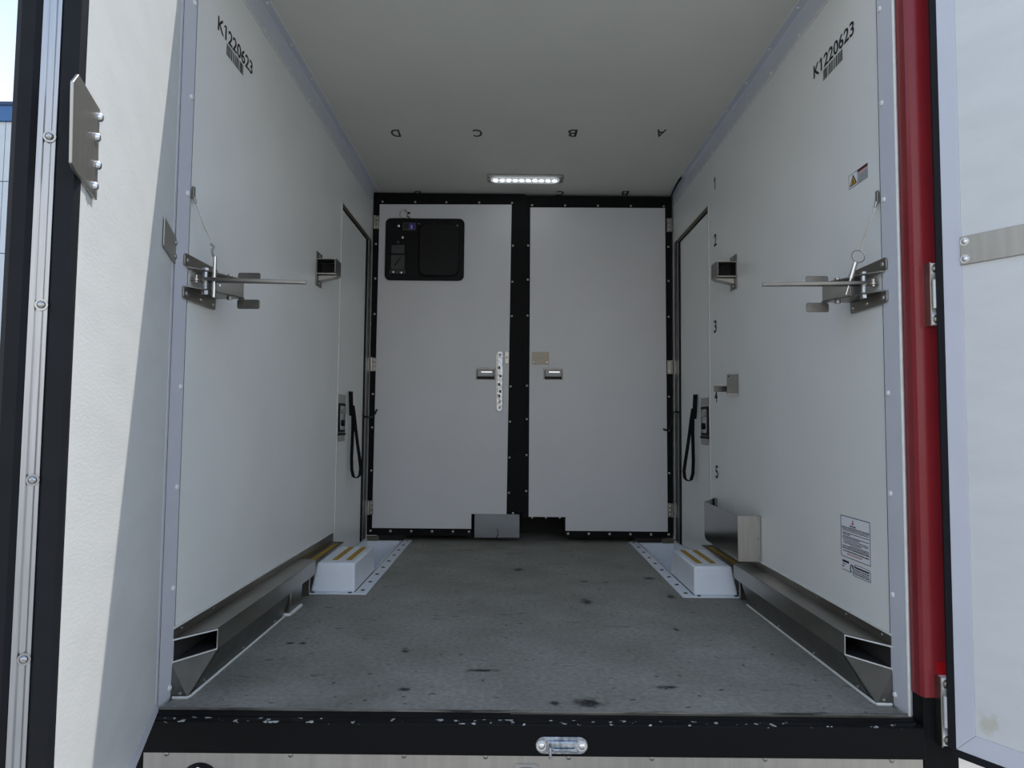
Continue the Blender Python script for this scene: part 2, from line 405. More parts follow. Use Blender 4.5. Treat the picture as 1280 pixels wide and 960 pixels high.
# zinc footman loop on the bumper
c = hY(702, 931, -.0752)
root = empty('tie_down_loop', (c.x, -.0752, c.z)); tag(root, 'zinc plated tie-down loop bolted to the black bumper beam', 'tie-down loop')
rplate(MB(), (c.x, -.0752, c.z), X, Z, .066, .021, .0205, (0, -.005, 0)).build('base_plate', ZINC, root, bev=.001)
rplate(MB(), (c.x, -.0803, c.z), X, Z, .040, .013, .006, (0, -.009, 0)).build('raised_body', ZINC, root, bev=.002)
for s in (-1, 1): screw((c.x+s*.051, -.0803, c.z), (0, -1, 0), root, .009, .006, CHROME, 'bolt', True)
MB().tube([(c.x-.030, -.0885, c.z+.006), (c.x-.030, -.098, c.z+.002), (c.x-.030, -.100, c.z-.012), (c.x-.030, -.098, c.z-.024)], .0035).build('hook', ZINC, root)
MB().tube([(c.x-.030, -.0885, c.z-.002), (c.x-.02, -.0945, c.z-.004), (c.x+.03, -.0945, c.z-.004), (c.x+.036, -.0885, c.z-.002)], .003).build('loop_bar', ZINC, root)

# hinge blocks on the right post
def hinge_block(x0, x1, z0, z1, label):
    root = empty('hinge_block', ((x0+x1)/2, -.0602, z0)); tag(root, label, 'hinge', 'hinge blocks on the red post')
    h = z1-z0; y0 = -.0602
    b = MB(); b.prism([(x0+.003, y0, z1), (x0+.003, -.084, z1), (x0+.003, -.084, z1-h*.16), (x0+.003, -.070, z1-h*.30), (x0+.003, -.070, z0+h*.30), (x0+.003, -.084, z0+h*.16), (x0+.003, -.084, z0), (x0+.003, y0, z0)], (.026, 0, 0))
    b.build('cast_body', CASTA, root, bev=.002)
    MB().box(x0, x0+.0028, y0, -.085, z0-.002, z1+.002).build('side_plate', STEELD, root)
    for z in (z1-h*.09, z0+h*.09):
        screw((x0+.016, -.084, z), (0, -1, 0), root, .008, .003, STEELD, 'bolt', True)
    MB().cyl((x0+.016, -.0785, z0+h*.27), (x0+.016, -.0785, z1-h*.27), .008, 12).build('hinge_barrel', CASTA, root)
hinge_block(1.034, 1.084, 1.032, 1.196, 'bright metal hinge block on the middle of the red post')
hinge_block(1.034, 1.084, -.043, .126, 'bright metal hinge block at the black foot of the red post')

# ------------------------------------------------------------------ outer doors (open)
class Frame:
    def __init__(s, P0, ang, side):
        s.P = V((P0[0], P0[1], 0)); a = math.radians(ang)
        s.u = V((math.sin(a), -math.cos(a), 0))                      # from hinge to free edge
        s.n = V((math.cos(a), math.sin(a), 0)) if side < 0 else V((-math.cos(a), -math.sin(a), 0))   # towards the cargo side
    def p(s, a, z, d=0): return s.P+s.u*a+s.n*d+Z*z
    def box(s, b, a0, a1, z0, z1, d0, d1):
        return b.prism([s.p(a0, z0, d0), s.p(a1, z0, d0), s.p(a1, z1, d0), s.p(a0, z1, d0)], s.n*(d1-d0))
    def hit(s, px, py):
        d = ray(px, py); k = (s.P-CAM).dot(s.n)/d.dot(s.n); q = CAM+d*k
        return ((q-s.P).dot(s.u), q.z)
dl = Frame((-.966, -.065), 19.0, -1)
DW, DZ0, DZ1 = .925, .012, 2.30
b = MB(); dl.box(b, .0, DW, DZ0, DZ1, -.075, -.002)
door1 = struct(b.build('door_1', ODOORM, origin=dl.p(0, DZ0, -.04)), 'white outer door leaf standing open with sunlit inner face')
b = MB(); dl.box(b, .034, DW-.030, DZ0+.04, DZ1-.04, -.0019, .0); b.build('inner_panel', ODOORM, door1)
for (a0, a1, z0, z1) in ((.004, .0335, DZ0, DZ1), (DW-.0295, DW-.001, DZ0, DZ1), (.034, DW-.030, DZ0, DZ0+.0395), (.034, DW-.030, DZ1-.0395, DZ1)):
    b = MB(); dl.box(b, a0, a1, z0, z1, -.0019, .0012); b.build('edge_trim', TRIM if a0 < .5 else ODOORM, door1, bev=.0006)
b = MB(); dl.box(b, -.006, -.0005, DZ0, DZ1, -.07, .001); b.build('hinge_seal', RUBBER, door1)
b = MB(); dl.box(b, -.0085, -.0062, DZ0, DZ1, -.07, .002); b.build('hinge_side_bead', TRIM, door1)
# free edge: rubber lip, aluminium channel with screws, rubber lip
def edge_strip(name, prof, m, bev=0):
    b = MB(); b.prism([dl.p(DW+a, DZ0, d) for a, d in prof], (0, 0, DZ1-DZ0)); return b.build(name, m, door1, bev=bev)
edge_strip('edge_seal', [(.001, .002), (.010, .002), (.016, -.003), (.016, -.022), (.010, -.0268), (.001, -.0268)], RUBBER)
chan = edge_strip('edge_channel', [(.001, -.027), (.012, -.027), (.012, -.032), (.010, -.034), (.010, -.041), (.012, -.043), (.012, -.050), (.001, -.050)], ALU, .0008)
edge_strip('edge_seal', [(.001, -.0502), (.012, -.0502), (.018, -.056), (.018, -.072), (.012, -.079), (.001, -.079)], RUBBER)
for py, px in ((171, 62), (381, 51), (600, 41), (824, 29)):
    d = ray(px, py); p0 = dl.p(DW+.012, 0); k = (p0-CAM).dot(dl.u)/d.dot(dl.u); z = (CAM+d*k).z
    screw(dl.p(DW+.0122, z, -.0345), dl.u, chan, .0055, .004, STEELP, 'screw', True)
# plates on the left leaf
pts = [(a, z) for a, z in ((.862, 1.225), (.975, 1.222), (.992, 1.200), (.986, 1.100), (.972, 1.098), (.852, 1.092))]
pl = [dl.hit(*q) for q in ((120, 136), (93, 92), (86, 101), (84, 203), (88, 212), (116, 250))]
b = MB(); b.prism([dl.p(a, z, .0015) for a, z in pl], dl.n*.004)
kp = b.build('keeper_plate', STEELB, door1, bev=.001)
for q in ((118.5, 146), (115, 171), (116, 206), (112, 232)):
    a, z = dl.hit(*q); screw(dl.p(a, z, .0057), dl.n, kp, .007, .006, CHROME)
a0, z1 = dl.hit(203.7, 270); a1, z0 = dl.hit(202, 305)
b = MB(); dl.box(b, .008, a0, 1.178, 1.248, .0016, .005); sp = b.build('strap_plate', STEELB, door1, bev=.001)
for z in (1.195, 1.232): screw(dl.p(.02, z, .0052), dl.n, sp, .007, .004, STEELD)

dr = Frame((1.058, -.104), 32.0, 1)
b = MB(); dr.box(b, .0, .98, -.040, DZ1, -.05, -.002)
door2 = struct(b.build('door_2', ODOORM, origin=dr.p(0, 0, -.03)), 'white outer door leaf in shade with a metal strap')
b = MB(); dr.box(b, .0455, .935, .009, DZ1-.045, -.0019, .0); b.build('inner_panel', ODOORM, door2)
for pts in ([(.0, -.040), (.045, .009), (.045, DZ1-.046), (.0, DZ1)], [(.98, -.040), (.936, .009), (.936, DZ1-.046), (.98, DZ1)],
            [(.0005, -.040), (.9795, -.040), (.9355, .0085), (.0455, .0085)], [(.0005, DZ1), (.9795, DZ1), (.9355, DZ1-.0455), (.0455, DZ1-.0455)]):
    b = MB(); b.prism([dr.p(a, z, -.0019) for a, z in pts], dr.n*.0035); b.build('edge_trim', TRIM, door2, bev=.0008)
b = MB(); b.prism([dr.p(-.0005, -.042, .003), dr.p(-.015, -.042, .004), dr.p(-.021, -.042, -.002), dr.p(-.021, -.042, -.008), dr.p(-.010, -.042, -.020), dr.p(-.0005, -.042, -.036)], (0, 0, DZ1+.042)); b.build('hinge_seal', RUBBER, door2)
b = MB(); dr.box(b, -.008, .98, -.058, -.0405, -.045, .003); b.build('bottom_seal', RUBBER, door2)
# dried brown stain low on the shaded leaf
a_, z_ = dr.hit(1236, 906); sc_ = dr.p(a_, z_)-dr.p(0, 0, -.03)
m_ = ODOORM.copy(); m_.name = 'outer_door_panel_stained'; n_ = m_.node_tree.nodes; l_ = m_.node_tree.links; bs = n_['Principled BSDF']
src = bs.inputs['Base Color'].links[0].from_socket
t_ = n_.new('ShaderNodeTexCoord'); d_ = n_.new('ShaderNodeVectorMath'); d_.operation = 'DISTANCE'; l_.new(t_.outputs['Object'], d_.inputs[0]); d_.inputs[1].default_value = sc_
nz_ = n_.new('ShaderNodeTexNoise'); nz_.inputs['Scale'].default_value = 60; l_.new(t_.outputs['Object'], nz_.inputs['Vector'])
ad = n_.new('ShaderNodeMath'); ad.operation = 'MULTIPLY_ADD'; l_.new(nz_.outputs['Fac'], ad.inputs[0]); ad.inputs[1].default_value = .05; l_.new(d_.outputs['Value'], ad.inputs[2])
rm = n_.new('ShaderNodeMapRange'); l_.new(ad.outputs[0], rm.inputs[0]); rm.inputs[1].default_value = .035; rm.inputs[2].default_value = .052; rm.inputs[3].default_value = .55; rm.inputs[4].default_value = 0
mx_ = n_.new('ShaderNodeMix'); mx_.data_type = 'RGBA'; l_.new(rm.outputs[0], mx_.inputs['Factor']); l_.new(src, mx_.inputs['A']); mx_.inputs['B'].default_value = (.52, .47, .34, 1); l_.new(mx_.outputs['Result'], bs.inputs['Base Color'])
for ch_ in door2.children:
    if ch_.name.startswith('inner_panel'): ch_.data.materials[0] = m_
(a0, z1), (a1, z0) = dr.hit(1200, 297), dr.hit(1201, 332)
b = MB(); dr.box(b, a0+.001, .70, z0, z1, .0018, .005); st = b.build('strap_plate', STEELB, door2, bev=.001)
for zz in (z0+.014, z1-.014):
    for a in (a0+.013, .45): screw(dr.p(a, zz, .0052), dr.n, st, .0075, .004, CHROME, 'screw', True)

# ------------------------------------------------------------------ inner double doors
def poly_prism(b, pts, y0, y1): return b.prism([(x, y0, z) for x, z in pts], (0, y1-y0, 0))
# black edged leaf slabs with the notch at the foot
b = MB(); poly_prism(b, [(-.999, .034), (-.318, .034), (-.318, .186), (.012, .186), (.012, 2.296), (-.999, 2.296)], 2.640, 2.690)
door3 = struct(b.build('door_3', BLACK, origin=(-.95, 2.66, .034)), 'inner door leaf with black edging and a control panel')
b = MB(); poly_prism(b, [(-.958, .082), (-.306-.012, .082), (-.318, .1755), (-.088, .1755), (-.080, 2.218), (-.958, 2.216)], 2.634, 2.6395)
# keep the panel clear of the notch
b.bm.free(); b = MB(); poly_prism(b, [(-.964, .080), (-.320, .080), (-.320, .176), (-.092, .176), (-.077, 2.222), (-.957, 2.216)], 2.634, 2.6395)
b.build('white_panel', DOORM, door3, bev=.001)
b = MB(); poly_prism(b, [(.0125, .150), (.284, .150), (.284, .028), (.992, .028), (.992, 2.288), (.0125, 2.288)], 2.648, 2.690)
door4 = struct(b.build('door_4', BLACK, origin=(.95, 2.66, .028)), 'inner door leaf with black edging and a plain white panel')
b = MB(); poly_prism(b, [(.052, .160), (.292, .160), (.292, .072), (.957, .072), (.947, 2.210), (.048, 2.206)], 2.641, 2.6475)
b.build('white_panel', DOORM, door4, bev=.001)
for x in (-.94, -.721, -.513, -.294, -.075): screw((x, 2.640, 2.236), (0, -1, 0), door3, .0075, .004, STEEL)
for z in (1.946, 1.704, 1.474, 1.008, .777, .542, .314): screw((-.066+(z-2)*.007, 2.640, z), (0, -1, 0), door3, .0075, .004, STEEL)
for z in (1.949, 1.717, 1.48, .95, .73, .45): screw((-.978, 2.640, z), (0, -1, 0), door3, .0075, .004, STEEL)
for x in (-.975, -.845, -.71, -.575, -.44, -.335): screw((x, 2.640, .060), (0, -1, 0), door3, .009, .005, STEEL)
for x in (-.30, -.22, -.14, -.05): screw((x, 2.640, .186-.004), (0, -1, 0), door3, .008, .004, STEEL)
for x in (.06, .28, .50, .72, .94): screw((x, 2.648, 2.224), (0, -1, 0), door4, .0075, .004, STEEL)
for z in (1.95, 1.72, 1.48, 1.014, .794, .559, .325): screw((.035, 2.648, z), (0, -1, 0), door4, .0075, .004, STEEL)
for z in (1.95, 1.72, 1.48, .95, .73, .45): screw((.970, 2.648, z), (0, -1, 0), door4, .0075, .004, STEEL)
for x in (.31, .445, .58, .715, .85, .965): screw((x, 2.648, .052), (0, -1, 0), door4, .009, .005, STEEL)
for x in (.075, .165, .255): screw((x, 2.648, .155), (0, -1, 0), door4, .008, .004, STEEL)
for sx, d, yf in ((-1, door3, 2.6398), (1, door4, 2.6478)):
    for z in (2.095, 1.145, .21):
        hx = sx*.975
        hg = MB().box(hx-.017, hx+.017, yf-.006, yf, z-.045, z+.045).build('hinge', STEELD, d, bev=.001)
        MB().cyl((sx*.990, yf-.008, z-.045), (sx*.990, yf-.008, z+.045), .0065, 10).build('hinge_barrel', STEEL, hg)
        for k in (-1, 0, 1): screw((hx-sx*.004, yf-.006, z+k*.028), (0, -1, 0), hg, .005, .003, CHROME)
# recessed pull handles
def pull(xc, zc, yf, d):
    t = MB(); hw, hh = .066, .039
    o = t.box(xc-hw, xc+hw, yf-.003, yf, zc-hh, zc+hh).build('pull_handle', STEELK, d, bev=.001)
    MB().box(xc-hw+.008, xc+hw-.008, yf-.0035, yf-.003, zc-hh+.004, zc+hh-.012).build('recess', HOLE, o)
    MB().box(xc-hw+.012, xc+hw-.012, yf-.012, yf-.0036, zc-.013, zc+hh-.014).build('paddle', mat('paddle_grey', (.42, .43, .45), .45) if 'paddle_grey' not in MATS else MATS['paddle_grey'], o, bev=.003)
    MB().box(xc-hw+.012, xc+hw-.012, yf-.0085, yf-.0036, zc-.017, zc-.0135).build('paddle_lip', STEELK, o)
    MB().box(xc-.030, xc+.042, yf-.0150, yf-.0121, zc+.006, zc+.016).build('paddle_bar', CHROME, o, bev=.001)
    MB().box(xc-hw+.010, xc+hw-.010, yf-.0045, yf-.0036, zc-hh+.004, zc-.0175).build('finger_slot', HOLE, o)
    return o
pull(-.237, 1.089, 2.634, door3); pull(.207, 1.093, 2.641, door4)
# zinc latch bar on the left leaf, beige plate on the right one
lb = rplate(MB(), (-.1435, 2.6335, 1.040), X, Z, .019, .197, .012, (0, -.012, 0)).build('latch_bar', ZINC, door3, bev=.002)
MB().box(-.170, -.1625, 2.6335, 2.627, .86, 1.225).build('guide_strip', STEELD, lb)
for z in (1.215, .868, .905): screw((-.1435, 2.6215, z), (0, -1, 0), lb, .008, .004, STEELD)
for z, x in ((1.13, -.148), (1.075, -.139), (1.02, -.147), (.975, -.140), (.945, -.147)):
    MB().box(x-.008, x+.006, 2.6205, 2.6214, z-.010, z+.008).build('slot', GREYP, lb)
sb = MB().box(-.113, -.086, 2.6335, 2.626, 1.157, 1.237).build('strike_plate', STEELB, door3, bev=.001)
screw((-.100, 2.626, 1.197), (0, -1, 0), sb, .006, .003, STEELD)
bp_ = rplate(MB(), (.122, 2.6405, 1.196), X, Z, .056, .042, .005, (0, -.004, 0)).build('beige_plate', BEIGE, door4, bev=.001)
for s in (-1, 1): screw((.122+s*.044, 2.6365, 1.170), (0, -1, 0), bp_, .006, .003)
# curled clear flap closing the notch
def flap():
    b = MB(); n = 10; A = []
    for k in range(n+1):
        t = k/n; z = .176-.150*t; y = 2.628-.016*math.sin(t*math.pi*.9)
        A.append((b.bm.verts.new((-.298, y, z)), b.bm.verts.new((-.008, y+.012*t, z))))
    for k in range(n): b.bm.faces.new((A[k][0], A[k][1], A[k+1][1], A[k+1][0]))
    ex = bmesh.ops.solidify(b.bm, geom=list(b.bm.faces), thickness=.003)
    o = b.build('clear_flap', FLAP, door3); return o
fl = flap(); fl['label'] = 'translucent grey plastic flap'
MB().tube([(-.150, 2.607, .085), (-.145, 2.604, .055), (-.150, 2.603, .038), (-.158, 2.606, .03)], .004).build('flap_tab', STEELP, fl)

# control panel on the left leaf
pc = V((-.651, 2.634, 1.9115)); HWp, HHp = .262, .2085
root = empty('control_panel', (pc.x, 2.6335, pc.z-HHp)); tag(root, 'black rounded control panel with a small display mounted on the white inner door', 'control panel')
rplate(MB(), (pc.x, 2.6335, pc.z), X, Z, HWp, HHp, .035, (0, -.012, 0)).build('backing_plate', PLASTIC, root, bev=.004)
rplate(MB(), (-.555, 2.6213, 1.905), X, Z, .135, .178, .05, (0, -.020, 0)).build('padded_cover', PAD, root, bev=.010)
dp = MB().box(-.797, -.709, 2.6213, 2.613, 2.034, 2.088).build('display', GREYP, root, bev=.001)
MB().box(-.790, -.715, 2.6128, 2.6122, 2.040, 2.082).build('bezel_window', INK, dp)
MB().box(-.757, -.7155, 2.6121, 2.6117, 2.041, 2.081).build('lit_screen', LCD, dp)
text_obj('digit', '2', LCDT, (-.745, 2.6115, 2.048), X, Z, .013, .021, dp)
pt = root
s1 = MB().box(-.870, -.782, 2.6213, 2.610, 1.878, 1.937).build('socket_cover', GREYP, root, bev=.003)
s2 = MB().box(-.872, -.780, 2.6213, 2.611, 1.772, 1.870).build('rocker_switch', GREYP, root, bev=.003)
MB().obox((-.826, 2.609, 1.825), (.022, 0, .03), (-.004, 0, .004), (0, .002, 0)).build('switch_mark', INK, s2)
MB().box(-.880, -.775, 2.6213, 2.616, 1.745, 1.771).build('lower_bracket', GREYP, root, bev=.002)
MB().cyl((-.826, 2.6213, 1.955), (-.826, 2.612, 1.955), .010, 12).build('button', GREYP, root)
for x, z, r in ((-.826, 2.068, .010), (-.439, 2.068, .010), (-.798, 1.990, .009), (-.690, 2.081, .005), (-.590, 2.083, .006), (-.496, 2.080, .006), (-.441, 1.757, .005), (-.855, 1.756, .008), (-.803, 1.754, .009)):
    screw((x, 2.6213 if x > -.75 or z > 1.77 else 2.6155, z), (0, -1, 0), root, r, .005, CHROME)
b = MB(); cc = V((-.795, 2.629, 2.150))
b.tube([cc+V((.026*math.cos(t*.5), -.004*math.sin(t*.25), .026*math.sin(t*.5))) for t in range(0, 24)], .0035, 6)
kr = b.build('cable_ring', STEEL, root)
MB().tube([(-.772, 2.629, 2.135), (-.762, 2.629, 2.130), (-.752, 2.627, 2.119), (-.750, 2.626, 2.112)], .004, 6).build('cable_tail', RUBBER, kr)
MB().dome((-.760, 2.633, 2.158), (0, -1, 0), .008, .006).build('cable_stop', RUBBER, kr)

# ------------------------------------------------------------------ side doors with flush latches and pull straps
def side_door(idx, sx, label):
    fx = sx*1.0
    DY0, DY1, DZ0_, DZ1_ = 1.822, 2.595, .045, 1.965
    # frame extrusion (structure part), leaf recessed a little
    b = MB(); b.box(sx*1.006, sx*1.045, DY0+.016, 2.468, -.05, DZ1_-.032)
    d = struct(b.build('door_%d' % idx, WALLM, origin=(sx*1.02, DY0, DZ0_)), label)
    zb = -.05
    MB().box(sx*.9975, sx*1.02, DY0-.008, DY0+.004, zb, DZ1_+.010).build('jamb_strip', SEALANT, d, bev=.001)
    MB().box(sx*1.0005, sx*1.03, DY0+.0045, DY0+.0155, zb, DZ1_-.032).build('door_gasket', GREYP, d)
    MB().box(sx*.9975, sx*1.02, DY0+.0045, 2.598, DZ1_, DZ1_+.010).build('head_strip', SEALANT, d, bev=.001)
    MB().box(sx*1.0005, sx*1.03, DY0+.0045, 2.555, DZ1_-.022, DZ1_-.0005).build('head_gasket', TREAD, d)
    MB().box(sx*1.0005, sx*1.03, DY0+.016, 2.468, DZ1_-.0315, DZ1_-.0225).build('head_gasket', BLACK, d)
    MB().box(sx*1.0005, sx*1.03, 2.4685, 2.508, zb, DZ1_-.0225).build('door_gasket', BLACK, d)
    MB().box(sx*.9975, sx*1.03, 2.5085, 2.530, zb, DZ1_-.0225).build('jamb_strip', ALU, d, bev=.001)
    MB().box(sx*1.0005, sx*1.03, 2.5305, 2.555, zb, DZ1_-.0225).build('door_gasket', BLACK, d)
    MB().box(sx*.9975, sx*1.03, 2.5555, 2.598, zb, DZ1_-.0005).build('jamb_strip', STEELD, d, bev=.001)
    # flush latch
    ly, lz = 1.925, .787
    lt = rplate(MB(), (sx*1.0055, ly, lz), Y, Z, .086, .098, .010, (-sx*.003, 0, 0)).build('latch_plate', STEEL, d, bev=.001)
    rplate(MB(), (sx*1.0023, ly, lz), Y, Z, .070, .080, .012, (-sx*.004, 0, 0)).build('latch_rim', BLACK, lt)
    rplate(MB(), (sx*.9981, ly, lz), Y, Z, .054, .066, .010, (-sx*.003, 0, 0)).build('latch_tray', STEELP, lt, bev=.001)
    MB().box(sx*.9949, sx*.988, ly-.036, ly+.040, lz+.022, lz+.050).build('latch_paddle', STEELD, lt, bev=.003)
    MB().cyl((sx*.9949, ly+.004, lz-.028), (sx*.987, ly+.004, lz-.028), .018, 14).build('lock_barrel', BLACK, lt)
    MB().box(sx*1.0023, sx*.996, ly-.075, ly+.075, lz-.096, lz-.082).build('latch_foot', BLACK, lt)
    for s in (-1, 1): MB().box(sx*1.0023, sx*.9995, ly-.07, ly+.07, lz+s*.112-.016, lz+s*.112+.016).build('latch_tab', STEEL, lt, bev=.001)
    return d
side_door(5, -1, 'side door leaf set flush in the left wall')
side_door(6, 1, 'side door leaf set flush in the right wall')
def pull_strap(sx, label):
    y0, z0 = 2.065, .925
    root = empty('pull_strap', (sx*.99, y0, .44)); tag(root, label, 'strap', 'black straps on the side doors')
    def ribbon(name, path, wd):
        b = MB(); rows = []
        for (dx, y, z) in path:
            p = V((sx*(1.0-dx), y, z)); wv = V((-sx*.42, .9, 0))*wd/2; rows.append((b.bm.verts.new(p-wv), b.bm.verts.new(p+wv)))
        for k in range(len(rows)-1): b.bm.faces.new((rows[k][0], rows[k][1], rows[k+1][1], rows[k+1][0]))
        bmesh.ops.solidify(b.bm, geom=list(b.bm.faces), thickness=.003)
        return b.build(name, WEB, root)
    ribbon('anchor_band', [(.012, y0, .94), (.014, y0, .90), (.016, y0, .85), (.018, y0+.005, .80)], .040)
    loop = [(.010, y0, .86), (.014, y0+.005, .80), (.014, y0+.010, .72), (.012, y0+.012, .64), (.010, y0+.014, .56), (.012, y0+.018, .49), (.022, y0+.020, .452), (.040, y0+.024, .444), (.056, y0+.028, .460), (.060, y0+.030, .50), (.052, y0+.028, .56), (.040, y0+.024, .64), (.030, y0+.018, .72), (.022, y0+.010, .80), (.014, y0+.004, .86)]
    ribbon('loop_band', [(a+.012, y, z) for a, y, z in loop], .030)
    screw((sx*.985, y0, .922), (-sx, 0, 0), root, .009, .004, BLACK)
pull_strap(-1, 'black webbing pull strap hanging on the left side door'); pull_strap(1, 'black webbing pull strap hanging on the right side door')
# short black cords by the inner door hinges
def cord(pts, label):
    root = MB().tube(pts, .006, 8).build('cord', RUBBER, None, origin=pts[0]); tag(root, label, 'cord')
cord([(-.990, 2.46, .80), (-.975, 2.50, .795), (-.972, 2.55, .795), (-.970, 2.60, .80), (-.955, 2.618, .825), (-.946, 2.622, .85)], 'short black cord hooked between left side door and inner door')
cord([(.990, 2.47, .845), (.982, 2.52, .85), (.975, 2.57, .84), (.972, 2.585, .80), (.970, 2.59, .76), (.958, 2.60, .735), (.940, 2.618, .73), (.925, 2.622, .74)], 'curly black cord hooked between right side door and inner door')
cord([(.968, 2.29, 2.288), (.966, 2.34, 2.286), (.968, 2.42, 2.284), (.972, 2.52, 2.280), (.980, 2.615, 2.270)], 'thick black cable running along the ceiling corner to the inner doors')

# ------------------------------------------------------------------ floor side rails
def rail(sx, label, left):
    yb = 1.205
    root = empty('side_rail', (sx*.96, .07, 0)); tag(root, label, 'rail', 'floor side rails')
    def P(d, y, z): return V((sx*(1-d), y, z))
    wt = .0012
    # wall flange
    b = MB(); b.prism([P(wt, .07, .160), P(wt, .07, .184), P(.004, .07, .184), P(.004, .07, .160)], (0, 1.135, 0)); fg = b.build('wall_flange', STEELD, root)
    MB().box(sx*(1-.0012), sx*(1-.0055), .07, 1.205, .1845, .190).build('sealant_bead', SEALANT, fg)
    for k in range(6): screw(P(.0042, .12+.21*k, .174), (-sx, 0, 0), fg, .005, .003, STEELD)
    # top sheet, inner face of the tube, bottom sheet (hollow, open at the slanted front end)
    def sheet(name, pts, ext, m=STEELD):
        b = MB(); b.prism(pts, ext); return b.build(name, m, root)
    b = MB(); b.prism([P(wt, .070, .1565), P(.077, .190, .1515), P(.077, yb, .1515), P(wt, yb, .1565)], (0, 0, .003)); b.build('top_sheet', STEELD, root)
    b = MB(); b.prism([P(.077, .190, .151), P(.077, .190, .093), P(.077, yb, .093), P(.077, yb, .151)], V((sx*.003, 0, 0))); b.build('tube_face', STEELD, root)
    b = MB(); b.prism([P(wt, .070, .0930), P(.0735, .186, .0930), P(.0735, yb, .0930), P(wt, yb, .0930)], (0, 0, .003)); b.build('tube_bottom', STEELD, root)
    b = MB(); b.prism([P(.0015, .078, .0968), P(.0015, 1.19, .0968), P(.0015, 1.19, .1558), P(.0015, .078, .1558)], V((-sx*.002, 0, 0))); b.build('tube_shade_sheet', TUBEIN, root)  # added dark sheets paint the shade of the hollow tube
    b = MB(); b.prism([P(.006, .085, .0966), P(.072, .190, .0966), P(.072, 1.19, .0966), P(.006, 1.19, .0966)], (0, 0, .001)); b.build('tube_shade_sheet', TUBEIN, root)
    b = MB(); b.prism([P(.006, .085, .1500), P(.072, .190, .1495), P(.072, 1.19, .1495), P(.006, 1.19, .1500)], (0, 0, .001)); b.build('tube_shade_sheet', TUBEIN, root)
    b = MB(); b.prism([P(.004, 1.19, .0965), P(.073, 1.19, .0965), P(.073, 1.19, .150), P(.004, 1.19, .150)], (0, .003, 0)); b.build('tube_shade_end', HOLE, root)  # near-black end sheet, depth shade of the tube put into its colour
    # rim of bright cut metal round the slot
    b = MB()
    b.tube([P(.002, .068, .155), P(.077, .188, .1505), P(.077, .188, .0945), P(.002, .068, .0945)], .0022, 6); b.build('slot_rim', SEALANT, root)
    # skirt below the tube: slanted nose and long leaning face
    y_end = .86 if left else 1.10
    b = MB(); b.hull([P(wt, .069, .0925), P(.0765, .190, .0925), P(.050, .066, .003), P(wt, .066, .003), P(wt, .10, .0925), P(.0735, .215, .0925), P(.047, .10, .003), P(wt, .10, .003)],
                     [(0, 1, 2, 3), (0, 4, 5, 1), (1, 5, 6, 2), (2, 6, 7, 3), (0, 3, 7, 4), (4, 7, 6, 5)]); b.build('skirt_nose', STEELK, root)
    b = MB(); b.prism([P(.0765, .2155, .0925), P(.050, .101, .003), P(.050, y_end, .003), P(.0765, y_end, .0925)], (sx*.003, 0, 0)); b.build('skirt', STEELK, root)
    MB().tube([P(.012, .060, .003), P(.053, .062, .003), P(.055, .075, .003), P(.055, y_end, .003)], .004, 6).build('floor_sealant', SEALANT, root)
    for k, y in enumerate((.16, .45, .75)):
        screw(P(.056, y, .014), (-sx, 0, .3), root, .005, .003, STEEL)
    screw(P(.030, .066, .012), (0, -1, 0), root, .005, .003, STEEL)
    if left:
        # separate foot bracket with a white sealant collar behind the skirt
        b = MB(); b.prism([P(.010, .885, .003), P(.066, .885, .003), P(.073, .885, .0925), P(.010, .885, .0925)], (0, .145, 0)); fb = b.build('foot_bracket', STEELD, root, bev=.002)
        MB().tube([P(.012, .878, .004), P(.040, .872, .005), P(.068, .880, .004), P(.070, .92, .004), P(.070, 1.025, .004)], .007, 8).build('foot_sealant', SEALANT, fb)
    b = MB(); b.box(sx*(1-.004), sx*(1-.012), 1.05, 1.20, .003, .092); b.build('back_plate', STEELD, root)
    b = MB(); b.box(sx*(1-.0125), sx*(1-.055), 1.185, 1.20, .003, .092); b.build('support_post', STEELD, root)
    return root
rail(-1, 'stainless side rail with slanted open end on the floor by the left wall', True)
rail(1, 'stainless side rail with slanted open end under the guard box', False)

